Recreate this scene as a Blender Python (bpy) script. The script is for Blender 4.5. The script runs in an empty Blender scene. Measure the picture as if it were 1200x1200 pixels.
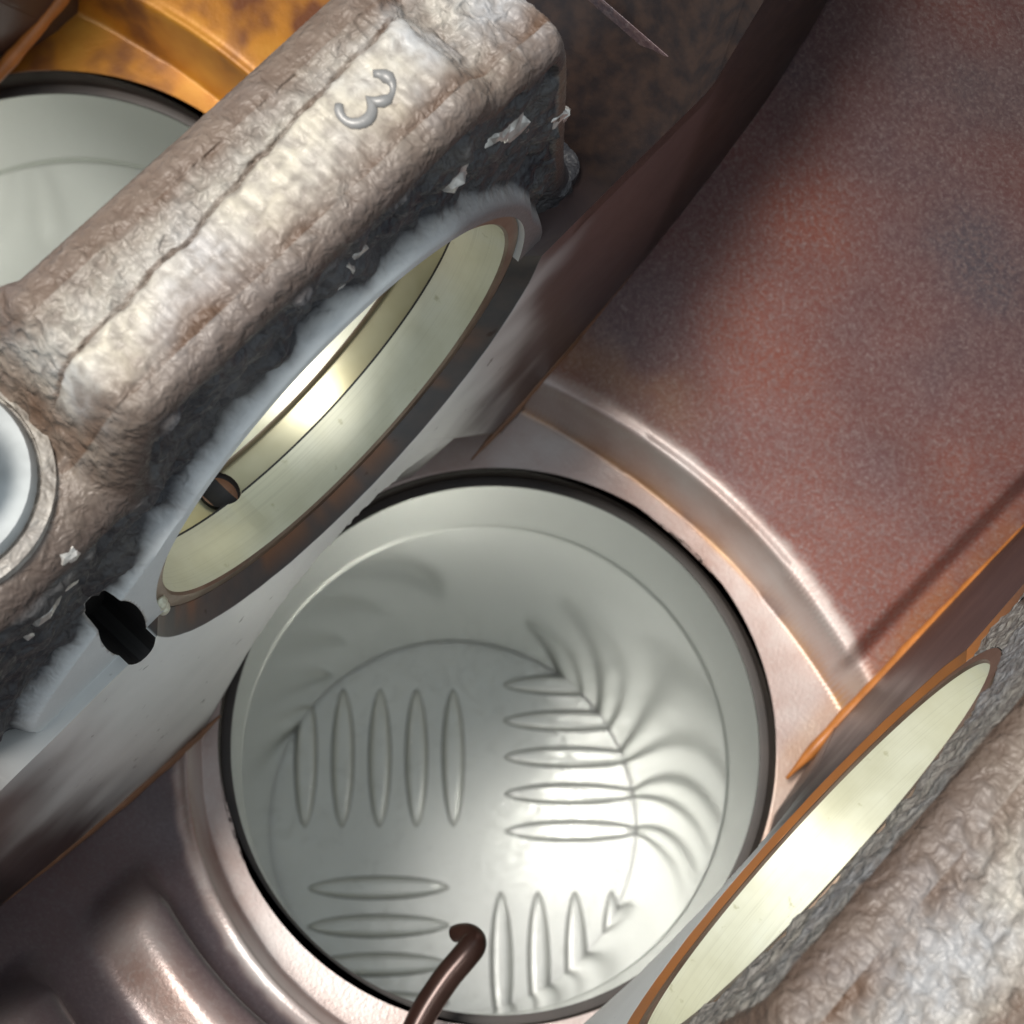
import bpy, bmesh, math, random
from mathutils import Vector, Matrix, noise

random.seed(7)
S = 0.042                      # cylinder bore radius in metres; shapes below are written in bore radii
PI = math.pi
scn = bpy.context.scene
COL = scn.collection

# ------------------------------------------------------------------ camera
RM = [[0.6755009919, -0.7328430216, 0.0814832223],
      [-0.6968774551, -0.6706171952, -0.2542329443],
      [0.2409568891, 0.1149507855, -0.9637043605]]
CAM = Vector((-1.06936, -0.27303, 6.93585)) * S
cd = bpy.data.cameras.new('camera')
cam = bpy.data.objects.new('camera', cd)
COL.objects.link(cam)
r, d, f = (Vector(v) for v in RM)
cam.matrix_world = Matrix(((r.x, -d.x, -f.x, CAM.x), (r.y, -d.y, -f.y, CAM.y), (r.z, -d.z, -f.z, CAM.z), (0, 0, 0, 1)))
cd.sensor_width = 36.0
cd.lens = 36.0 * 2200 / 1200
cd.clip_start = 0.005
cd.clip_end = 50
cd.dof.use_dof = True
cd.dof.focus_distance = 4.9 * S
cd.dof.aperture_fstop = 60
scn.camera = cam

# ------------------------------------------------------------------ world and lamps
w = bpy.data.worlds.new('World')
scn.world = w
w.use_nodes = True
bg = w.node_tree.nodes['Background']
bg.inputs['Color'].default_value = (0.80, 0.91, 1.0, 1)
bg.inputs['Strength'].default_value = 0.56

def area(name, loc, target, size, power, color, size_y=None):
    l = bpy.data.lights.new(name, 'AREA')
    l.shape = 'RECTANGLE' if size_y else 'DISK'
    l.size = size
    if size_y: l.size_y = size_y
    l.energy = power
    l.color = color
    o = bpy.data.objects.new(name, l)
    COL.objects.link(o)
    o.location = Vector(loc)
    o.rotation_euler = (Vector(target) - Vector(loc)).to_track_quat('-Z', 'Y').to_euler()
    return o
# three heads of the work lamp hanging over the next bay
for k in range(3):
    area('work_lamp', (-0.30 + 0.10 * k, 0.225 + 0.02 * k, 1.12), (0.01, -0.02, -0.05), 0.26, 3.6, (1.0, 0.96, 0.90))

scn.view_settings.view_transform = 'Standard'
scn.view_settings.look = 'None'
scn.view_settings.exposure = 0.45
scn.view_settings.gamma = 1.0

# ------------------------------------------------------------------ materials
def newmat(name):
    m = bpy.data.materials.new(name)
    m.use_nodes = True
    nt = m.node_tree
    return m, nt, nt.nodes['Principled BSDF']
def nz(nt, scale, detail=4, rough=0.55, vec=None, dist=0.0):
    n = nt.nodes.new('ShaderNodeTexNoise')
    n.inputs['Scale'].default_value = scale
    n.inputs['Detail'].default_value = detail
    n.inputs['Roughness'].default_value = rough
    n.inputs['Distortion'].default_value = dist
    nt.links.new((vec or coord(nt)), n.inputs['Vector'])
    return n.outputs['Fac']
def coord(nt):
    for n in nt.nodes:
        if n.type == 'NEW_GEOMETRY': return n.outputs['Position']
    return nt.nodes.new('ShaderNodeNewGeometry').outputs['Position']
def ramp(nt, fac, stops):
    n = nt.nodes.new('ShaderNodeValToRGB')
    els = n.color_ramp.elements
    while len(els) < len(stops): els.new(0.5)
    for e, (p, c) in zip(els, stops):
        e.position = p
        e.color = (c if len(c) == 4 else (*c, 1)) if isinstance(c, tuple) else (c, c, c, 1)
    nt.links.new(fac, n.inputs['Fac'])
    return n.outputs['Color']
def mix(nt, fac, a, b, mode='MIX'):
    n = nt.nodes.new('ShaderNodeMix')
    n.data_type = 'RGBA'
    n.blend_type = mode
    for sock, v in ((n.inputs[0], fac), (n.inputs[6], a), (n.inputs[7], b)):
        if hasattr(v, 'links'): nt.links.new(v, sock)
        elif isinstance(v, tuple): sock.default_value = (*v, 1) if len(v) == 3 else v
        else: sock.default_value = v
    return n.outputs[2]
def bump(nt, b, h, strength, dist=0.001, prev=None):
    n = nt.nodes.new('ShaderNodeBump')
    n.inputs['Strength'].default_value = strength
    n.inputs['Distance'].default_value = dist
    nt.links.new(h, n.inputs['Height'])
    if prev is not None: nt.links.new(prev, n.inputs['Normal'])
    nt.links.new(n.outputs['Normal'], b.inputs['Normal'])
    return n.outputs['Normal']
def attr(nt, name):
    n = nt.nodes.new('ShaderNodeAttribute')
    n.attribute_name = name
    return n.outputs['Fac']

# oil-varnished casting (crankcase inside)
def varnish(name, a, b_, c, rough=(0.28, 0.5), sc=1.0):
    m, nt, b = newmat(name)
    n1 = nz(nt, 26 * sc, 3, 0.5)
    n2 = nz(nt, 1300, 3, 0.6)
    n3 = nz(nt, 1900, 2, 0.5)
    col = ramp(nt, n1, [(0.32, a), (0.5, b_), (0.66, c)])
    col = mix(nt, ramp(nt, n2, [(0.40, 0.0), (0.72, 0.75)]), col, (0.25, 0.17, 0.16))
    col = mix(nt, ramp(nt, n3, [(0.52, 0.0), (0.78, 0.45)]), col, (0.40, 0.33, 0.31))
    pale = ramp(nt, nz(nt, 55, 3), [(0.3, (0.42, 0.27, 0.22)), (0.5, (0.56, 0.44, 0.40)), (0.72, (0.66, 0.60, 0.57))])
    pale = mix(nt, ramp(nt, n2, [(0.5, 0.0), (0.75, 0.35)]), pale, (0.66, 0.62, 0.58))
    col = mix(nt, attr(nt, 'pale'), col, pale)
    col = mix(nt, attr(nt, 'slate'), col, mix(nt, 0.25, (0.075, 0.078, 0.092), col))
    amb = ramp(nt, nz(nt, 70, 3), [(0.35, (0.16, 0.05, 0.012)), (0.5, (0.50, 0.20, 0.012)), (0.68, (0.62, 0.30, 0.03))])
    col = mix(nt, attr(nt, 'amber'), col, amb)
    nt.links.new(col, b.inputs['Base Color'])
    nt.links.new(ramp(nt, n1, [(0.3, rough[0]), (0.7, rough[1])]), b.inputs['Roughness'])
    b.inputs['Metallic'].default_value = 0.25
    b.inputs['Coat Weight'].default_value = 0.5
    b.inputs['Coat Roughness'].default_value = 0.3
    p = bump(nt, b, n2, 0.3, 0.0002)
    bump(nt, b, n3, 0.25, 0.00015, p)
    return m
M_VARN = varnish('oil_varnished_casting', (0.115, 0.092, 0.105), (0.18, 0.082, 0.078), (0.25, 0.085, 0.062))
M_FACE = None

# rough sand-cast cap iron; "stain" attribute = brown oil staining along the edges
m, nt, b = newmat('sand_cast_cap')
n1 = nz(nt, 45, 4); n2 = nz(nt, 620, 2, 0.5, dist=0.3); n3 = nz(nt, 1800, 3)
col = ramp(nt, n1, [(0.35, (0.44, 0.41, 0.39)), (0.5, (0.52, 0.46, 0.36)), (0.62, (0.43, 0.43, 0.44))])
col = mix(nt, attr(nt, 'pad'), mix(nt, 0.55, col, (0.27, 0.25, 0.235)), col)
col = mix(nt, ramp(nt, n2, [(0.35, 0.3), (0.6, 1.0)]), (0.20, 0.17, 0.145), col)
st = attr(nt, 'stain')
col = mix(nt, st, col, (0.105, 0.058, 0.034))
dk = attr(nt, 'dark_shade')
col = mix(nt, dk, col, (0.014, 0.014, 0.018))  # dark cast recess, with shade painted into the near face and right end
mc = attr(nt, 'mach')
col = mix(nt, mc, col, mix(nt, ramp(nt, n1, [(0.3, 0.0), (0.7, 1.0)]), (0.52, 0.53, 0.52), (0.66, 0.67, 0.66)))
col = mix(nt, attr(nt, 'brown'), col, (0.075, 0.048, 0.045))
nt.links.new(col, b.inputs['Base Color'])
b.inputs['Metallic'].default_value = 0.06
nt.links.new(ramp(nt, n3, [(0.3, 0.42), (0.7, 0.6)]), b.inputs['Roughness'])
sm = attr(nt, 'pad')
nh = mix(nt, mc, mix(nt, sm, n2, (0.5, 0.5, 0.5)), (0.5, 0.5, 0.5))
p = bump(nt, b, nh, 1.0, 0.0009)
bump(nt, b, n3, 0.3, 0.0002, p)
M_CAP = m

# machined grey faces
m, nt, b = newmat('machined_face')
n1 = nz(nt, 60, 3); n2 = nz(nt, 1800, 2)
st = attr(nt, 'stain')
col = ramp(nt, n1, [(0.3, (0.74, 0.75, 0.73)), (0.7, (0.86, 0.87, 0.85))])
n4 = nz(nt, 420, 2)
col = mix(nt, ramp(nt, n4, [(0.70, 0.0), (0.76, 0.8)]), col, (0.12, 0.11, 0.10))
col = mix(nt, st, col, (0.085, 0.055, 0.052))
sh = attr(nt, 'dark_shade')
col = mix(nt, sh, col, mix(nt, ramp(nt, n4, [(0.35, 0.0), (0.65, 1.0)]), (0.014, 0.010, 0.010), (0.034, 0.020, 0.015)))  # brown-black on the saddle chamfer; painted shade on the outer bulkhead top
col = mix(nt, attr(nt, 'rust'), col, (0.42, 0.16, 0.045))
nt.links.new(col, b.inputs['Base Color'])
b.inputs['Metallic'].default_value = 0.2
nt.links.new(ramp(nt, n1, [(0.3, 0.32), (0.7, 0.45)]), b.inputs['Roughness'])
bump(nt, b, n2, 0.12, 0.0001)
M_FACE = m

# bearing lining: pale yellowish tin alloy
m, nt, b = newmat('bearing_lining')
n1 = nz(nt, 70, 4); n2 = nz(nt, 500, 3)
col = ramp(nt, n1, [(0.3, (0.60, 0.58, 0.42)), (0.55, (0.74, 0.73, 0.58)), (0.75, (0.78, 0.79, 0.70))])
col = mix(nt, ramp(nt, n2, [(0.66, 0.0), (0.75, 0.6)]), col, (0.42, 0.40, 0.22))
mp = nt.nodes.new('ShaderNodeMapping'); mp.inputs['Scale'].default_value = (40, 5000, 40)
nt.links.new(coord(nt), mp.inputs['Vector'])
scr = nz(nt, 1.0, 3, 0.6, mp.outputs['Vector'])
col = mix(nt, ramp(nt, scr, [(0.52, 0.0), (0.75, 0.30)]), col, (0.40, 0.38, 0.27))
nt.links.new(col, b.inputs['Base Color'])
bump(nt, b, scr, 0.12, 0.00005)
b.inputs['Metallic'].default_value = 0.4
nt.links.new(ramp(nt, n1, [(0.3, 0.36), (0.7, 0.50)]), b.inputs['Roughness'])
M_LIN = m
m, nt, b = newmat('groove_lining')
nt.links.new(ramp(nt, nz(nt, 90, 3), [(0.3, (0.36, 0.33, 0.20)), (0.7, (0.52, 0.50, 0.35))]), b.inputs['Base Color'])
b.inputs['Metallic'].default_value = 0.55; b.inputs['Roughness'].default_value = 0.35
M_LING = m
m, nt, b = newmat('steel_shell_back')
nt.links.new(ramp(nt, nz(nt, 120), [(0.3, (0.20, 0.13, 0.09)), (0.7, (0.35, 0.27, 0.20))]), b.inputs['Base Color'])
b.inputs['Metallic'].default_value = 0.7; b.inputs['Roughness'].default_value = 0.4
M_BACK = m

# honed liner wall
m, nt, b = newmat('honed_bore')
n1 = nz(nt, 14, 2); n2 = nz(nt, 120, 2)
nt.links.new(ramp(nt, n1, [(0.3, (0.86, 0.88, 0.83)), (0.7, (0.92, 0.94, 0.90))]), b.inputs['Base Color'])
b.inputs['Metallic'].default_value = 0.82
ao = attr(nt, 'stain')
mp = nt.nodes.new('ShaderNodeMapping'); mp.inputs['Scale'].default_value = (60, 60, 2600); mp.inputs['Rotation'].default_value = (0.0, 0.0, 0.0)
nt.links.new(coord(nt), mp.inputs['Vector'])
bump(nt, b, nz(nt, 1.0, 2, 0.5, mp.outputs['Vector']), 0.06, 0.00004)
nt.links.new(mix(nt, ao, (0.13, 0.13, 0.13), (0.24, 0.24, 0.24)), b.inputs['Roughness'])
M_BORE = m

m, nt, b = newmat('aluminium_tread')
n1 = nz(nt, 40, 3); n2 = nz(nt, 600, 3)
nt.links.new(mix(nt, attr(nt, 'stain'), ramp(nt, n1, [(0.3, (0.62, 0.63, 0.615)), (0.7, (0.70, 0.71, 0.69))]), (0.09, 0.10, 0.095)), b.inputs['Base Color'])
gr = nz(nt, 190, 4, 0.65, dist=1.2)
bc = b.inputs['Base Color'].links[0].from_socket
nt.links.new(mix(nt, ramp(nt, gr, [(0.55, 0.0), (0.75, 0.25)]), bc, (0.30, 0.30, 0.28)), b.inputs['Base Color'])
b.inputs['Metallic'].default_value = 0.32
nt.links.new(ramp(nt, n2, [(0.3, 0.34), (0.7, 0.45)]), b.inputs['Roughness'])
bump(nt, b, n2, 0.08, 0.0002)
M_TREAD = m

def plain(name, c, rough, metal=0.0, sc=200, var=0.25):
    m, nt, b = newmat(name)
    n = nz(nt, sc, 3)
    nt.links.new(ramp(nt, n, [(0.3, tuple(x * (1 - var) for x in c)), (0.7, tuple(min(1, x * (1 + var)) for x in c))]), b.inputs['Base Color'])
    b.inputs['Roughness'].default_value = rough
    b.inputs['Metallic'].default_value = metal
    return m
M_RIM = plain('dark_counterbore', (0.035, 0.025, 0.02), 0.5)
M_BEAD = plain('orange_varnish_bead', (0.55, 0.20, 0.05), 0.3)
M_BEADB = plain('brown_varnish_bead', (0.24, 0.12, 0.065), 0.4)
M_JET = plain('brown_oiled_tube', (0.05, 0.024, 0.018), 0.28, 0.4)
M_BOLT = plain('bolt_steel', (0.40, 0.415, 0.41), 0.55, 0.15)
M_DARK = plain('dark_hole', (0.015, 0.013, 0.012), 0.6)
M_NUM = plain('stamped_grey', (0.24, 0.23, 0.22), 0.45, 0.3)
M_GLINT = plain('casting_grit', (0.50, 0.47, 0.43), 0.3, 0.5, 900, 0.4)

# ------------------------------------------------------------------ helpers
def P(x, y, z): return (x * S, y * S, z * S)
def obj(name, verts, faces, mats, parent=None, smooth=True, fmat=None, attrs=None):
    me = bpy.data.meshes.new(name)
    me.from_pydata(verts, [], faces)
    for mm in (mats if isinstance(mats, (list, tuple)) else [mats]): me.materials.append(mm)
    if fmat: me.polygons.foreach_set('material_index', fmat)
    me.polygons.foreach_set('use_smooth', [smooth] * len(me.polygons))
    for k, vals in (attrs or {}).items():
        a = me.attributes.new(k, 'FLOAT', 'POINT')
        a.data.foreach_set('value', vals)
    me.update()
    o = bpy.data.objects.new(name, me)
    COL.objects.link(o)
    o.parent = parent
    return o
def empty(name, loc, label, cat, group=None):
    o = bpy.data.objects.new(name, None)
    o.empty_display_size = 0.01
    COL.objects.link(o)
    o.location = P(*loc)
    tag(o, label, cat, group)
    return o
def tag(o, label, cat, group=None):
    o['label'] = label; o['category'] = cat
    if group: o['group'] = group
def adopt(o, parent):
    o.parent = parent
    o.matrix_parent_inverse = Matrix.Translation(-parent.location)
    return o
def normals_out(o):
    bm = bmesh.new(); bm.from_mesh(o.data)
    bmesh.ops.remove_doubles(bm, verts=bm.verts, dist=1e-7)
    bmesh.ops.recalc_face_normals(bm, faces=bm.faces)
    bm.to_mesh(o.data); bm.free()
def sharp(o, deg=35):
    bm = bmesh.new(); bm.from_mesh(o.data)
    for e in bm.edges:
        if len(e.link_faces) == 2 and e.calc_face_angle(0) > math.radians(deg): e.smooth = False
    bm.to_mesh(o.data); bm.free()
def ss(a, b, x):
    t = max(0.0, min(1.0, (x - a) / (b - a)))
    return t * t * (3 - 2 * t)
def fb(x, y, z, sc, oc=3): return noise.fractal(Vector((x * sc, y * sc, z * sc)), 1.0, 2.0, oc)
def grid(name, rows, mats, parent=None, close_i=False, close_j=False, fm=None, attrs=None, smooth=True):
    ni, nj = len(rows), len(rows[0])
    verts = [P(*v) for rw in rows for v in rw]
    faces, fmat = [], []
    for i in range(ni if close_i else ni - 1):
        for j in range(nj if close_j else nj - 1):
            i2, j2 = (i + 1) % ni, (j + 1) % nj
            faces.append((i * nj + j, i * nj + j2, i2 * nj + j2, i2 * nj + j))
            if fm: fmat.append(fm(i, j))
    return obj(name, verts, faces, mats, parent, smooth, fmat or None, attrs)
def tube(name, path, rad, mat, parent=None, n=10, cap=True):
    pts = [Vector(q) for q in path]
    rows = []
    up = Vector((0.3, 0.2, 1)).normalized()
    for i, q in enumerate(pts):
        t = (pts[min(i + 1, len(pts) - 1)] - pts[max(i - 1, 0)]).normalized()
        a = t.cross(up).normalized(); b2 = t.cross(a)
        rr = rad[i] if isinstance(rad, (list, tuple)) else rad
        rows.append([tuple(q + rr * (math.cos(k * 2 * PI / n) * a + math.sin(k * 2 * PI / n) * b2)) for k in range(n)])
    o = grid(name, rows, mat, parent, close_j=True)
    if cap:
        bm = bmesh.new(); bm.from_mesh(o.data)
        bmesh.ops.holes_fill(bm, edges=bm.edges, sides=0)
        bmesh.ops.recalc_face_normals(bm, faces=bm.faces)
        bm.to_mesh(o.data); bm.free()
    return o
def lathe(name, prof, loc, mat, parent=None, n=48, smooth=True):
    rows = [[(loc[0] + rr * math.cos(2 * PI * k / n), loc[1] + rr * math.sin(2 * PI * k / n), loc[2] + z) for k in range(n)] for rr, z in prof]
    o = grid(name, rows, mat, parent, close_j=True, smooth=smooth)
    normals_out(o); sharp(o)
    return o

# ------------------------------------------------------------------ layout (bore radii; bore axis = z, crank axis = y)
ZC, ZP = 2.19, 2.09            # bearing centre height, cap parting line
RT = 2.2                       # swing clearance trough radius
RB, RH = 0.6425, 0.69          # lining radius, housing radius
LB = 3.28                      # liner length
PITCH = 2.38
def trough(x): return ZC - math.sqrt(max(0.0, RT * RT - x * x)) if abs(x) < RT else ZC

block = empty('engine_block', (0, 0, -LB), 'upturned brown oil-stained cast iron engine block with open crankcase', 'engine block')

# ------------------------------------------------------------------ crankcase floor of a bay
def cutr(x, y):                # measure of the spot-face cut: flatter than the bore on one side
    if x > 0: return max(x + y * y / 5.4, 0.0) if x > 0.3 else math.hypot(x, y)
    return math.hypot(x, y) + 0.07 * (y - 0.5)
def bay_floor(y0, ylo, yhi, mats, name='crankcase_floor', steps=True):
    nphi, rows = 420, []
    smax = 3.75
    rads = []
    for i in range(nphi):
        a = 2 * PI * i / nphi
        c, s = math.cos(a), math.sin(a)
        lim = 1e9
        if abs(c) > 1e-6: lim = min(lim, smax / abs(c))
        if s > 1e-6: lim = min(lim, yhi / s)
        if s < -1e-6: lim = min(lim, -ylo / -s)
        rads.append(max(lim, 1.06))
    K = [0, 0.0, 0.004] 
    nj = 170
    for i in range(nphi):
        a = 2 * PI * i / nphi
        c, s = math.cos(a), math.sin(a)
        row = [(1.035 * c, 1.035 * s, -0.14), (1.035 * c, 1.035 * s, -0.012), (1.040 * c, 1.040 * s, 0.0)]
        for j in range(nj):
            t = j / (nj - 1)
            rho = 1.05 + (rads[i] - 1.05) * (t ** 1.7)
            u, y = rho * c, rho * s
            th = u / RT
            if abs(th) < PI / 2:
                x, z = RT * math.sin(th), ZC - RT * math.cos(th)
            else:
                x, z = math.copysign(RT, th), ZC + (abs(th) - PI / 2) * RT
            rr = math.hypot(x, y)
            k = ss(1.112, 1.155, cutr(x, y) + 0.006 * fb(x, y, z, 3))
            zz = z * k + 0.0 * (1 - k)
            # small raised lip where the cut meets the trough
            lip = math.exp(-((cutr(x, y) - 1.165) / 0.014) ** 2) * 0.018
            if x > 0 and y0 == 0: lip -= 0.07 * ss(-0.72, -0.79, y) * k
            nx, nzv = -math.sin(th), math.cos(th)
            h = lip + 0.006 * k * fb(x, y, z, 3, 2)
            if steps and x < 0:
                g = ss(0.62, 0.40, y)
                h += g * (0.16 * math.exp(-((rr - 1.45) / 0.10) ** 4) + 0.18 * math.exp(-((rr - 1.90) / 0.13) ** 4))
            row.append((x + nx * h, y, zz + nzv * h))
        rows.append([(q[0], q[1] + y0, q[2]) for q in row])
    def fm(i, j):
        return 1 if j < 2 else 0
    pale, amber, slate = [], [], []
    for rw in rows:
        for (x, y, z) in rw:
            rr, cr = math.hypot(x, y - y0), cutr(x, y - y0)
            p_ = 0.95 * ss(1.225, 1.19, cr + 0.01 * fb(x, y, z, 12))
            if steps and x < 0: p_ = max(p_, 0.95 * ss(0.60, 0.40, y) * math.exp(-((rr - 1.46) / 0.12) ** 4), 0.7 * ss(0.6, 0.4, y) * math.exp(-((rr - 1.92) / 0.15) ** 4))  # left ledges painted pale in place of their shiny reflection
            if y0 > 0:
                amber.append(0.95 * ss(1.9, 1.5, abs(x) + 0.2 * fb(x, y, z, 2))); p_ *= 0.3
            else:
                amber.append(min(1.0, 0.22 * math.exp(-((cr - 1.30) / 0.10) ** 2) * ss(0.1, 0.5, y) * ss(0.7, 1.0, x) + 0.6 * math.exp(-((cr - 1.11) / 0.012) ** 2) * ss(0.85, 1.0, x) + 0.22 * ss(-0.76, -0.84, y) * (x > 0)))
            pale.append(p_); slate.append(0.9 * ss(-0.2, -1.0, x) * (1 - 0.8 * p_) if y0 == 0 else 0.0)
    return adopt(grid(name, rows, mats, close_i=True, fm=fm, attrs={'pale': pale, 'amber': amber, 'slate': slate}), block)
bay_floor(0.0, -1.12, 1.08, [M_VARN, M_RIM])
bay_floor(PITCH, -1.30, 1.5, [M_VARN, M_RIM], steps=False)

# ------------------------------------------------------------------ liners
def liner(y0):
    rows, st = [], []
    zs = [-0.11, -0.112, -0.125, -0.3, -0.5, -0.70, -0.725, -0.74, -0.78] + [-0.78 - (LB - 0.78) * k / 24 for k in range(1, 25)]
    for i in range(160):
        a = 2 * PI * i / 160
        row = [(1.034 * math.cos(a), y0 + 1.034 * math.sin(a), -0.11)]
        st.append(1.0)
        for z in zs:
            r_ = 1.012 if z > -0.111 else 1.0
            if z < -0.73: r_ = 0.996
            row.append((r_ * math.cos(a), y0 + r_ * math.sin(a), z))
            st.append(1.0 if z > -0.73 else 0.0)
        row.append((1.06 * math.cos(a), y0 + 1.06 * math.sin(a), -LB)); st.append(0.0)
        row.append((1.06 * math.cos(a), y0 + 1.06 * math.sin(a), -0.12)); st.append(0.0)
        rows.append(row)
    o = adopt(grid('cylinder_liner', rows, [M_BORE, M_RIM], close_i=True, attrs={'stain': st}, fm=lambda i, j: 1 if j < 3 else 0), block)
    sharp(o, 30)
    return o
liner(0.0); liner(PITCH)

# cylinder deck under the liners
def deck():
    bm = bmesh.new()
    verts, faces = [], []
    for yc, ya, yb in ((0.0, -1.19, 1.19), (PITCH, 1.19, PITCH + 1.19)):
        n = 96; base = len(verts)
        for i in range(n):
            a = 2 * PI * i / n; c, s = math.cos(a), math.sin(a)
            lim = 1e9
            if abs(c) > 1e-6: lim = min(lim, 2.4 / abs(c))
            if s > 1e-6: lim = min(lim, (yb - yc) / s)
            if s < -1e-6: lim = min(lim, (yc - ya) / -s)
            for rr in (1.058, lim):
                verts.append(P(rr * c, yc + rr * s, -LB + 0.004)); verts.append(P(rr * c, yc + rr * s, -LB + 0.3))
        for i in range(n):
            p0, p1 = base + 4 * i, base + 4 * ((i + 1) % n)
            faces += [(p0, p0 + 2, p1 + 2, p1), (p0 + 1, p1 + 1, p1 + 3, p0 + 3), (p0, p1, p1 + 1, p0 + 1), (p0 + 2, p0 + 3, p1 + 3, p1 + 2)]
    return adopt(obj('cylinder_deck', verts, faces, M_FACE, None, False), block)
deck()

# ------------------------------------------------------------------ bulkheads with bearing saddles
def r_in(c, s, rad):           # distance from (0, ZP) along (c, s) to the circle of radius rad round (0, ZC)
    dz = ZP - ZC
    b_ = s * dz
    return -b_ + math.sqrt(b_ * b_ - dz * dz + rad * rad)
def cut_slots(o):              # two oval pockets across the parting line, cut into bulkhead and cap alike
    for (cx, cz, wx, wz, tilt) in ((-0.80, 2.27, 0.062, 0.27, 0.02),):
        n, vs, fs = 28, [], []
        for yy in (0.62, 0.93):
            for k in range(n):
                a = 2 * PI * k / n
                ux = math.copysign(abs(math.cos(a)) ** 0.8, math.cos(a)) * wx; uz = math.sin(a) * wz
                vs.append(P(cx + ux - tilt * uz, yy, cz + uz))
        fs = [tuple(range(n)), tuple(range(2 * n - 1, n - 1, -1))] + [(k, k + n, (k + 1) % n + n, (k + 1) % n) for k in range(n)]
        cut = obj('cutter', vs, fs, M_DARK, None, False)
        normals_out(cut)
        md = o.modifiers.new('b', 'BOOLEAN'); md.operation = 'DIFFERENCE'; md.object = cut; md.solver = 'EXACT'; md.material_mode = 'TRANSFER'
        dg = bpy.context.evaluated_depsgraph_get()
        nm = bpy.data.meshes.new_from_object(o.evaluated_get(dg))
        o.modifiers.clear(); o.data = nm
        bpy.data.objects.remove(cut)
def bulkhead(yf, yb, ah, xs=0.55, slots=False, ch=0.06, cd_=0.055, name='bulkhead'):
    """yf faces the bay in view, yb is the far side; sign follows"""
    sg = 1 if yb > yf else -1
    th = abs(yb - yf)
    nphi = 420
    rows, stain, dark_shade, rust = [], [], [], []
    nr = 44
    for i in range(nphi + 1):
        a = PI + PI * i / nphi
        c, s = math.cos(a), math.sin(a)
        a0 = r_in(c, s, RH); a1 = r_in(c, s, RH + ch)
        rr = a1; out = None
        while True:
            x, z = rr * c, ZP + rr * s
            e = ((x - 0.03) / 0.66)
            inarch = abs(e) < 1 and z < ah * math.sqrt(1 - e * e) * (1 + 0.015 * fb(x, z, 0, 14) + 0.035 * fb(x, z, 7, 34, 3))
            if inarch or z < -0.12 or abs(x) > 2.25 or (abs(x) > 1.0 and z < trough(x) - 0.12): break
            rr += 0.004
        arch = inarch
        front, back = [], []
        for j in range(nr):
            if j == 0: rad, dy = a0, cd_
            elif j == 1: rad, dy = a1 - 0.003, 0.002
            elif j == 2: rad, dy = a1, 0.0
            else:
                t = (j - 2) / (nr - 3); rad = a1 + (rr - a1) * t; dy = 0.0
            x, z = rad * c, ZP + rad * s
            zt = max(0.0, min(1.0, z / 1.4))
            dy += 0.055 * (1 - zt) + 0.0015 * fb(x, z, 0, 6)
            z += min(1.8, 2.6 * max(0.0, abs(x) - 1.47)) * max(0.0, z / ZP) ** 4  # outer ends rise; height increased to widen their shadow on the wall
            front.append((x, yf + sg * dy, z)); back.append((x, yb - sg * dy, z))
        x, y, z = front[-1]
        mid = []
        if arch:
            ym = math.sqrt(max(0.0, 1.06 ** 2 - x * x))
            yo = PITCH if yf > 2 else 0.0
            m_ = max(abs(y - yo), ym)
            mid = [(x, yo + sg * m_, -0.03), (x, yb - sg * 0.06, -0.03)]
        else:
            mid = [(x, y + sg * th * 0.3, z), (x, y + sg * th * 0.6, z)]
        row = front + mid + back[::-1]
        rows.append(row)
        for (x, y, z) in row:
            near = math.hypot(x, z - ZC)
            # brown oil stain over the lower and outer parts of the face
            q = max(ss(xs, xs + 0.5, x + 0.25 * fb(x, z, 0, 2.5)), ss(-0.95, -1.5, x + 0.2 * fb(x, z, 2, 2.5)), ss(0.42, 0.05, z + 0.1 * fb(x, z, 4, 3)))
            stain.append(q)
            dark_shade.append(0.9 if near < RH + ch - 0.0015 else 0.0)
            if x > 0.9 and z > 2.0 and yf > 0: dark_shade[-1] = max(dark_shade[-1], 0.95)  # shade painted on the parting face right of the cap
            if abs(x) > 1.47: dark_shade[-1] = max(dark_shade[-1], 1.0 * ss(1.47, 1.55, abs(x)))  # lamp-lit outer rise painted dark, standing in for shade
            rust.append(0.85 + 0.15 * fb(x, z, 1, 8) if ch < 0.05 and near < RH + ch - 0.0015 else (0.45 * ss(-0.1, 0.4, fb(x, z, 1, 5)) if near < RH + 0.002 else 0.0))
    o = grid(name, rows, [M_FACE], close_j=True, attrs={'stain': stain, 'dark_shade': dark_shade, 'rust': rust})
    bm = bmesh.new(); bm.from_mesh(o.data)
    bmesh.ops.holes_fill(bm, edges=[e for e in bm.edges if e.is_boundary], sides=0)
    bmesh.ops.recalc_face_normals(bm, faces=bm.faces)
    bm.to_mesh(o.data); bm.free()
    if slots: cut_slots(o)
    sharp(o, 30)
    return adopt(o, block)
YF1, YB1 = 0.745, 1.36
YF2, YB2 = -0.835, -1.44
bulkhead(YF1, YB1, 1.22, 0.40, True)
bulkhead(YF2, YB2, 1.32, -0.1, False, 0.03, 0.02)
bulkhead(PITCH + 0.80, PITCH + 1.4, 1.2, -2.5, False)
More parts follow.
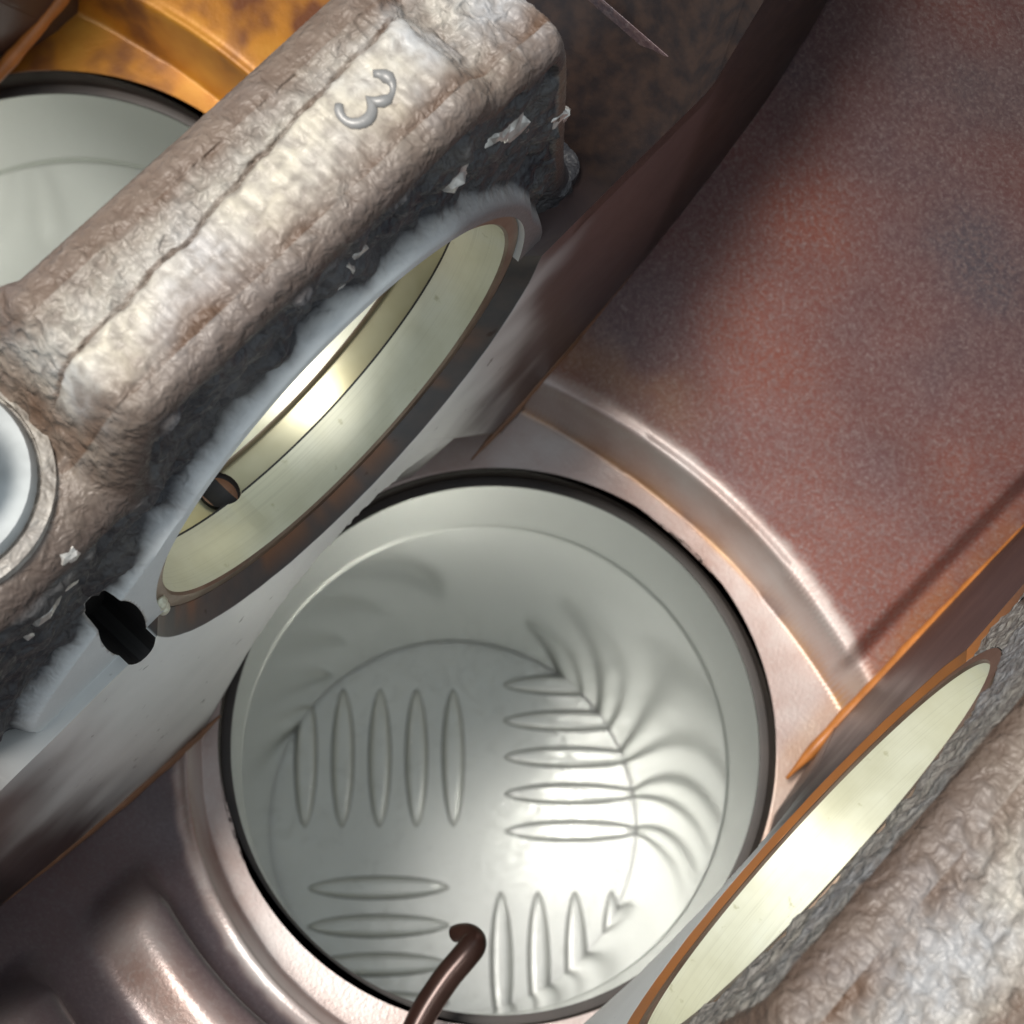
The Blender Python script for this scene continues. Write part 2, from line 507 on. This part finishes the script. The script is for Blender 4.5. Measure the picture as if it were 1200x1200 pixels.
# register steps that hold the caps sideways
def register(yf, yb, sx):
    sg = 1 if yb > yf else -1
    vs = []
    bm = bmesh.new()
    bmesh.ops.create_cube(bm, size=1)
    for v in bm.verts:
        v.co = Vector((sx * (1.385 if v.co.x < 0 else 1.46), (yf + sg * 0.035) if v.co.y < 0 else (yb - sg * 0.03), 1.3 if v.co.z < 0 else (2.235 if v.co.x < 0 else 1.95))) * S
    bmesh.ops.recalc_face_normals(bm, faces=bm.faces)
    bmesh.ops.bevel(bm, geom=bm.edges[:], offset=0.025 * S, segments=3, affect='EDGES', profile=0.5)
    me = bpy.data.meshes.new('register_step'); bm.to_mesh(me); bm.free()
    me.materials.append(M_VARN)
    o = bpy.data.objects.new('register_step', me); COL.objects.link(o)
    return adopt(o, block)
for sx in (-1, 1):
    register(YF1, YB1, sx); register(YF2, YB2, sx)

# varnish bead in the corner between floor and bulkhead
def bead(yb, x0, x1, rad, mat, sg):
    path = []
    for i in range(40):
        x = x0 + (x1 - x0) * i / 39
        path.append((x, yb - sg * 0.006, trough(x) + 0.012 + 0.004 * fb(x, 0, 0, 5)))
    return adopt(tube('varnish_bead', path, [rad * (0.25 + 0.75 * ss(0, 4, min(i, 39 - i))) * (1 + 0.35 * fb(q[0], 3, 0, 7)) for i, q in enumerate(path)], mat), block)
bead(YF1 + 0.050, -2.0, -0.66, 0.018, M_BEADB, 1)
bead(YF1 + 0.052, 0.68, 2.0, 0.014, M_BEADB, 1)
bead(YF2 - 0.050, 0.60, 2.05, 0.024, M_BEAD, -1)
bead(YF2 - 0.050, -2.0, -0.66, 0.018, M_BEADB, -1)
bead(PITCH + 0.85, 0.3, 1.9, 0.03, M_BEAD, 1)

# ------------------------------------------------------------------ main bearing caps
def cap_top(x):
    if x < 0: return 3.25 - 0.30 * ss(-0.52, -0.68, x) - 0.8 * ss(-1.22, -1.36, x)
    return 3.25 - 0.05 * math.exp(-((x - 0.56) / 0.05) ** 2) - 0.09 * ss(0.5, 0.72, x) - 1.02 * ss(0.76, 0.98, x)
def make_cap(yf, yb, label, seed, pad, bolts):
    sg = 1 if yb > yf else -1
    th0 = abs(yb - yf)
    root = empty('main_bearing_cap', (0, (yf + yb) / 2, ZP), label, 'bearing cap', 'main bearing caps bolted over the crank tunnel')
    nphi = 640
    rows, stain, dark_shade, padv, mach, brown = [], [], [], [], [], []
    def crease(x): return 0.285 + 0.03 * math.sin(3 * x) + 0.012 * fb(x, seed, 0, 9)
    for i in range(nphi + 1):
        a = PI * i / nphi
        c, s = math.cos(a), math.sin(a)
        a0 = r_in(c, s, RH)
        rr = a0 + 0.02
        while ZP + rr * s < cap_top(rr * c) and -1.345 < rr * c < 1.02: rr += 0.003
        th = th0 + 0.26 * ss(-0.50, -0.72, rr * c)
        row = []
        off = 0.0
        def add(rad, dy, st, so, pv=0.0, mv=0.0, bv=0.0):
            padv.append(pv); mach.append(mv); brown.append(bv)
            row.append((rad * c, yf + sg * dy, ZP + rad * s)); stain.append(st); dark_shade.append(so)
        fil = 0.085 + 0.06 * ss(-0.5, -0.72, rr * c)
        re = rr - fil
        nf = 48
        for j in range(nf):                               # near face
            t = j / (nf - 1); rad = a0 + (max(re, a0 + 0.01) - a0) * t
            x, z = rad * c, ZP + rad * s
            rn = math.hypot(x, z - ZC)
            ann = (1 if pad else 0) * ss(0.765, 0.72, rn - (0.40 * ss(0.60, 0.05, z - ZP) if x < 0 else 0.06 * ss(0.25, 0.0, z - ZP)))
            dy = 0.0 + (1 - ann) * (0.05 * (1 if pad else 0.3) + 0.035 * (1 if pad else 0.35) * fb(x, z, seed, 8 if pad else 16, 4))
            dy += off * ss(0.45, 1.0, t)
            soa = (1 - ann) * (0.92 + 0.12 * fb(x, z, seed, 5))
            add(rad, dy, 0.0, max(0.9 * ss(0.85, 1.0, x) * pad, min(1, soa * (1 if pad else 0.35))), 0.0, ann, ann * 0.85 * ss(0.12, 0.5, x + 0.1 * fb(x, z, 9, 4)))  # cast recess is dark; shade is painted over it and the right end
        for j in range(1, 9):                             # rounded near edge
            u = PI / 2 * j / 8
            e = fil * (1 - math.cos(u)); d_ = fil * 1.3 * (1 - math.cos(u))
            add(re + fil * math.sin(u), (0.05 if pad else 0.015) * (1 - j / 8) + d_ + off, 0.9 * (1 - (j / 8) ** 2 * 0.4), 0.93 * ss(0.80, 0.98, rr * c) * pad or (0.75 if pad else 0.3) * (1 - j / 8))
        y0, y1 = off + fil * 1.3, th - fil * 1.1
        nt_ = 72
        for j in range(1, nt_):                           # top
            t = j / nt_; dy = y0 + (y1 - y0) * t
            x = rr * c; z_ = ZP + rr * s
            pd = 0.0
            if pad:
                inside = ss(0.008, -0.008, dy - crease(x)) * ss(0.015, -0.01, x - 0.50) * ss(-0.62, -0.58, x)
                pd = inside * ss(0.0, 0.05, dy - y0)
            rough = 0.005 * fb(x, dy, seed, 9, 2) + 0.008 * fb(x + seed, dy, z_ * 1.0, 36, 2) * (1 - 0.7 * pd)
            h = rough + 0.010 * pd
            if pad:                                       # casting crease
                h -= 0.007 * math.exp(-((dy - crease(x) - 0.008) / 0.004) ** 2) * ss(-0.9, -0.6, x) * ss(0.56, 0.48, x)
            edge = max(ss(0.13, -0.02, dy - y0), 0.9 * ss(0.10, -0.02, y1 - dy), 0.8 * ss(0.09, 0.03, abs(x + 0.66)), 0.6 * ss(0.05, 0.01, abs(x - 0.56)), ss(0.80, 0.95, x))
            if pad and 0.002 < dy - crease(x) < 0.016 and -0.65 < x < 0.5: edge = max(edge, 0.55 + 0.4 * fb(x, 0, seed, 12))
            add(rr + h, dy, max(0, min(1, edge * (0.85 + 0.5 * fb(x, dy, seed, 6)))), 0.95 * ss(0.80, 0.98, x) if pad else 0.0, 0.75 * pd)
        for j in range(0, 9):                             # rounded far edge
            u = PI / 2 * j / 8
            add(rr - fil * (1 - math.cos(u)), y1 + (th - y1) * math.sin(u), 0.8, 0.93 * ss(0.80, 0.98, rr * c) * pad)
        for j in range(1, 10):
            add(re + (a0 - re) * j / 9, th, 0.3, 0.6)
        rows.append(row)
    def fm(i, j):
        x, y, z = rows[i][j]
        if False and math.hypot(x, z - ZC) < 0.74 + (0.40 * ss(0.60, 0.05, z - ZP) if x < 0 else 0.06 * ss(0.25, 0.0, z - ZP)): return 1
        return 1 if j == len(rows[0]) - 1 else 0
    o = grid('cap_body', rows, [M_CAP, M_FACE], close_j=True, fm=fm, attrs={'stain': stain, 'dark_shade': dark_shade, 'pad': padv, 'mach': mach, 'brown': brown})
    bm = bmesh.new(); bm.from_mesh(o.data)
    bmesh.ops.holes_fill(bm, edges=[e for e in bm.edges if e.is_boundary], sides=0)
    bmesh.ops.recalc_face_normals(bm, faces=bm.faces)
    bm.to_mesh(o.data); bm.free()
    sharp(o, 40)
    adopt(o, root)
    if pad: cut_slots(o)
    for bx, dyb in bolts:
        yc = yf + sg * dyb
        z = 2.935
        wsh = adopt(lathe('bolt_seat', [(0.0, 0.0), (0.262, 0.0), (0.262, 0.035), (0.235, 0.045), (0.232, 0.03), (0.0, 0.03)], (bx, yc, z), M_CAP), root)
        bo = adopt(lathe('bolt', [(0.0, 0.03), (0.222, 0.03), (0.225, 0.05), (0.215, 0.075), (0.16, 0.085), (0.15, 0.09), (0.150, 0.22), (0.13, 0.24), (0.09, 0.24), (0.085, 0.20), (0.0, 0.20)], (bx, yc, z), M_BOLT), root)
    return root
cap1 = make_cap(0.78, 1.26, 'bearing cap stamped with a 3 on its pale rough cast top', 3, True, ((-0.895, 0.365),))
cap2 = make_cap(-0.84, -1.32, 'bearing cap with unmarked grey rough top beside the oil jet', 11, False, ((-0.895, 0.365),))

# the cast 3 on the pad (top of the figure points along +x)
def numeral():
    pts = []
    cx, cy = 0.305, 1.012
    hw, hh = 0.036, 0.038
    for k in range(13):
        t = math.radians(150 - 240 * k / 12); pts.append((math.cos(t) * hw * 0.95, hh * 0.95 + math.sin(t) * hh * 0.85))
    for k in range(1, 14):
        t = math.radians(90 - 240 * k / 13); pts.append((math.cos(t) * hw, -hh * 0.85 + math.sin(t) * hh * 0.95))
    path = []
    for (lx, ly) in pts:
        x, y = cx + ly, cy - lx
        path.append((x, y, 3.258))
    return adopt(tube('numeral_three', path, [0.012 + 0.009 * fb(q[0], q[1], 0, 22) for q in path], M_NUM, n=8), cap1)
numeral()

# grit and flash left in the cast recess over the near bearing
for i, (x, z, sz) in enumerate([(0.62, 2.93, .05), (0.56, 2.98, .045), (0.80, 2.72, .04), (0.42, 2.97, .055), (0.05, 3.02, .05), (-0.84, 2.80, .05), (-0.92, 2.72, .045), (-0.80, 2.88, .03), (0.68, 2.86, .03), (0.1, 3.06, .03), (0.84, 2.66, .03), (-0.97, 2.66, .03)]):
    bm = bmesh.new()
    bmesh.ops.create_icosphere(bm, subdivisions=2, radius=1)
    for v in bm.verts:
        q = v.co * (1 + 0.55 * noise.noise(v.co * 1.7 + Vector((i * 5, 0, 0))))
        v.co = Vector((x + q.x * sz, 0.845 + q.y * sz * 0.6, z + q.z * sz)) * S
    me = bpy.data.meshes.new('casting_flash'); bm.to_mesh(me); bm.free()
    me.materials.append(M_GLINT)
    o = bpy.data.objects.new('casting_flash', me); COL.objects.link(o); adopt(o, cap1)

# ------------------------------------------------------------------ bearing shells
def shell(y0, y1, lower, groove, hole, label):
    sg = 1 if y1 > y0 else -1
    L = abs(y1 - y0)
    prof = [(RB + 0.006, 0.0), (RB, 0.008)]
    lin = 2
    if groove:
        g0, g1, dep = 0.18, 0.275, 0.034
        prof += [(RB, g0 - 0.007), (RB + 0.002, g0), (RB + dep, g0 + 0.002), (RB + dep, g1 - 0.002), (RB + 0.002, g1), (RB, g1 + 0.004)]
    prof += [(RB, L - 0.008), (RB + 0.006, L)]
    nin = len(prof)
    prof += [(RH - 0.003, L), (RH - 0.003, 0.0)]
    n = 120
    rows = []
    dz = 0.004
    a0 = math.asin((ZP - ZC) / RB)
    for i in range(n + 1):
        if lower: a = PI - a0 + (PI + 2 * a0) * i / n
        else: a = a0 + (PI - 2 * a0) * i / n
        rows.append([(rr * math.cos(a), y0 + sg * dy, ZC + rr * math.sin(a)) for rr, dy in prof])
    def fm(i, j):
        if groove and 2 <= j <= 6: return 2 if j == 4 else (3 if j in (2, 3) else 1)
        return 0 if 1 <= j < nin - 2 else 1
    root = empty('bearing_shell', (0, (y0 + y1) / 2, ZC - RB if lower else ZC + RB), label, 'bearing shell', 'split main bearing shells')
    o = grid('shell_strip', rows, [M_LIN, M_BACK, M_LING, M_DARK], close_j=True, fm=fm)
    bm = bmesh.new(); bm.from_mesh(o.data)
    bmesh.ops.holes_fill(bm, edges=[e for e in bm.edges if e.is_boundary], sides=0)
    bmesh.ops.recalc_face_normals(bm, faces=bm.faces)
    bm.to_mesh(o.data); bm.free()
    sharp(o, 25)
    if hole is not None:
        a = hole
        ax = Vector((math.cos(a), 0, math.sin(a)))
        ctr = Vector((0, y0 + sg * 0.2275, ZC)) + ax * 0.69
        bm = bmesh.new()
        bmesh.ops.create_cone(bm, cap_ends=True, segments=32, radius1=0.062 * S, radius2=0.062 * S, depth=0.2 * S)
        rot = ax.to_track_quat('Z', 'Y').to_matrix().to_4x4()
        sc = Matrix.Diagonal((1.0, 1.0, 1, 1))
        bmesh.ops.transform(bm, matrix=Matrix.Translation(ctr * S) @ rot @ sc, verts=bm.verts)
        me = bpy.data.meshes.new('cutter'); bm.to_mesh(me); bm.free()
        cut = bpy.data.objects.new('cutter', me); COL.objects.link(cut)
        md = o.modifiers.new('b', 'BOOLEAN'); md.operation = 'DIFFERENCE'; md.object = cut; md.solver = 'EXACT'
        dg = bpy.context.evaluated_depsgraph_get()
        nm = bpy.data.meshes.new_from_object(o.evaluated_get(dg))
        o.modifiers.clear(); o.data = nm
        bpy.data.objects.remove(cut)
        # oil drilling in the saddle behind the hole
        rows = []
        a_, b_ = ax.orthogonal().normalized(), None
        b_ = ax.cross(a_)
        c0 = Vector((0, y0 + sg * 0.2275, ZC))
        prof2 = [(0.0615, RH - 0.03), (0.0615, RH - 0.001), (0.0, RH - 0.0008)]
        for rr, dist in prof2:
            rows.append([tuple(c0 + ax * dist + rr * (math.cos(2 * PI * k / 24) * a_ + math.sin(2 * PI * k / 24) * b_)) for k in range(24)])
        adopt(grid('oil_hole', rows, M_DARK, close_j=True), root)
    adopt(o, root)
    # locating tang at the split
    sx = -1
    bm = bmesh.new()
    bmesh.ops.create_icosphere(bm, subdivisions=2, radius=1)
    for v in bm.verts:
        v.co = Vector((sx * (RH - 0.012) + v.co.x * 0.022, y0 - sg * 0.004 + v.co.y * 0.022, ZP + (-0.03 if lower else 0.03) + v.co.z * 0.03)) * S
    me = bpy.data.meshes.new('locating_tang'); bm.to_mesh(me); bm.free()
    me.materials.append(M_LIN)
    o = bpy.data.objects.new('locating_tang', me); COL.objects.link(o); adopt(o, root)
    return root
shell(0.80, 1.255, True, True, math.radians(245), 'grooved cream bearing shell with oil hole, seated in block below the 3 cap')
shell(0.80, 1.255, False, True, None, 'upper bearing shell half held under the cap stamped 3')
shell(-0.855, -1.315, True, False, None, 'plain bright cream bearing shell seated in block beside the oil jet')
shell(-0.855, -1.315, False, False, None, 'upper bearing shell half under the unmarked rough cap')

# ------------------------------------------------------------------ piston oil jet
jet = empty('oil_jet', (-1.05, -0.48, 0.05), 'thin dark brown hooked oil jet tube over the cylinder rim', 'oil jet')
path = [(-1.45, -0.60, 0.30), (-1.15, -0.535, 0.34), (-0.95, -0.468, 0.36), (-0.80, -0.440, 0.37), (-0.70, -0.435, 0.375), (-0.655, -0.432, 0.37), (-0.632, -0.420, 0.355), (-0.628, -0.395, 0.335), (-0.640, -0.372, 0.315), (-0.655, -0.36, 0.295)]
dense = []
for i in range(len(path) - 1):
    p0, p1, p2, p3 = (Vector(path[max(0, min(len(path) - 1, k))]) for k in (i - 1, i, i + 1, i + 2))
    for t in (0, .25, .5, .75):
        dense.append(tuple(0.5 * ((2 * p1) + (p2 - p0) * t + (2 * p0 - 5 * p1 + 4 * p2 - p3) * t * t + (3 * p1 - p0 - 3 * p2 + p3) * t ** 3)))
dense.append(path[-1])
adopt(tube('jet_tube', dense, [0.048 - 0.018 * ss(0.55, 1.0, i / (len(dense) - 1)) for i in range(len(dense))], M_JET, n=16), jet)
adopt(tube('nozzle_mouth', [(-0.6525, -0.3625, 0.2985), (-0.6560, -0.3592, 0.2935)], 0.018, M_DARK, n=14), jet)
adopt(lathe('jet_foot', [(0.0, 0.0), (0.15, 0.0), (0.15, 0.08), (0.09, 0.11), (0.085, 0.19), (0.0, 0.19)], (-1.45, -0.60, 0.12), M_JET), jet)

# ------------------------------------------------------------------ tread plate below
ZT = -LB - 0.05
pl = [(-4, -4), (4, -4), (4, 5), (-4, 5)]
plate = obj('floor', [P(x, y, ZT) for x, y in pl] + [P(x, y, ZT - 0.06) for x, y in pl], [(0, 1, 2, 3), (7, 6, 5, 4), (0, 4, 5, 1), (1, 5, 6, 2), (2, 6, 7, 3), (3, 7, 4, 0)], M_TREAD, None, False)
plate['kind'] = 'structure'
e1 = Vector((0.686, -0.727, 0)).normalized(); e2 = Vector((-0.727, -0.686, 0))
A = Vector((-0.022, 0.535, ZT))
rows, nl, nw = [], 28, 16
hl, hw, ht = 0.385, 0.066, 0.036
rows = []
for i in range(nl + 1):
    u = -1 + 2 * i / nl
    wv = hw * (max(0.0, 1 - u * u) ** 0.62)
    rows.append([(u * hl, wv * math.cos(PI * j / nw), -0.004 + ht * (max(0, 1 - u ** 4) ** 0.5) * (1 - abs(math.cos(PI * j / nw)) ** 5)) for j in range(nw + 1)])
proto = grid('tread_bar', rows, M_TREAD, attrs={'stain': [max(0.95 * ss(0.80, 1.0, abs(math.cos(PI * j / nw))), 0.6 * ss(0.93, 1.0, abs(-1 + 2 * i / nl))) for i in range(nl + 1) for j in range(nw + 1)]})
first = True
for bi in range(-1, 4):
    for bj in range(-1, 4):
        c0 = A + e1 * (1.055 * bi) + e2 * (1.10 * bj)
        vert = (bi + bj) % 2 == 0
        la, wa = (e2, e1) if vert else (e1, e2)
        for k in range(-2, 3):
            o = proto if first else proto.copy()
            if not first: COL.objects.link(o)
            first = False
            q = c0 + wa * (0.2005 * k)
            o.parent = plate
            o.location = q * S
            o.rotation_euler = (0, 0, math.atan2(la.y, la.x))
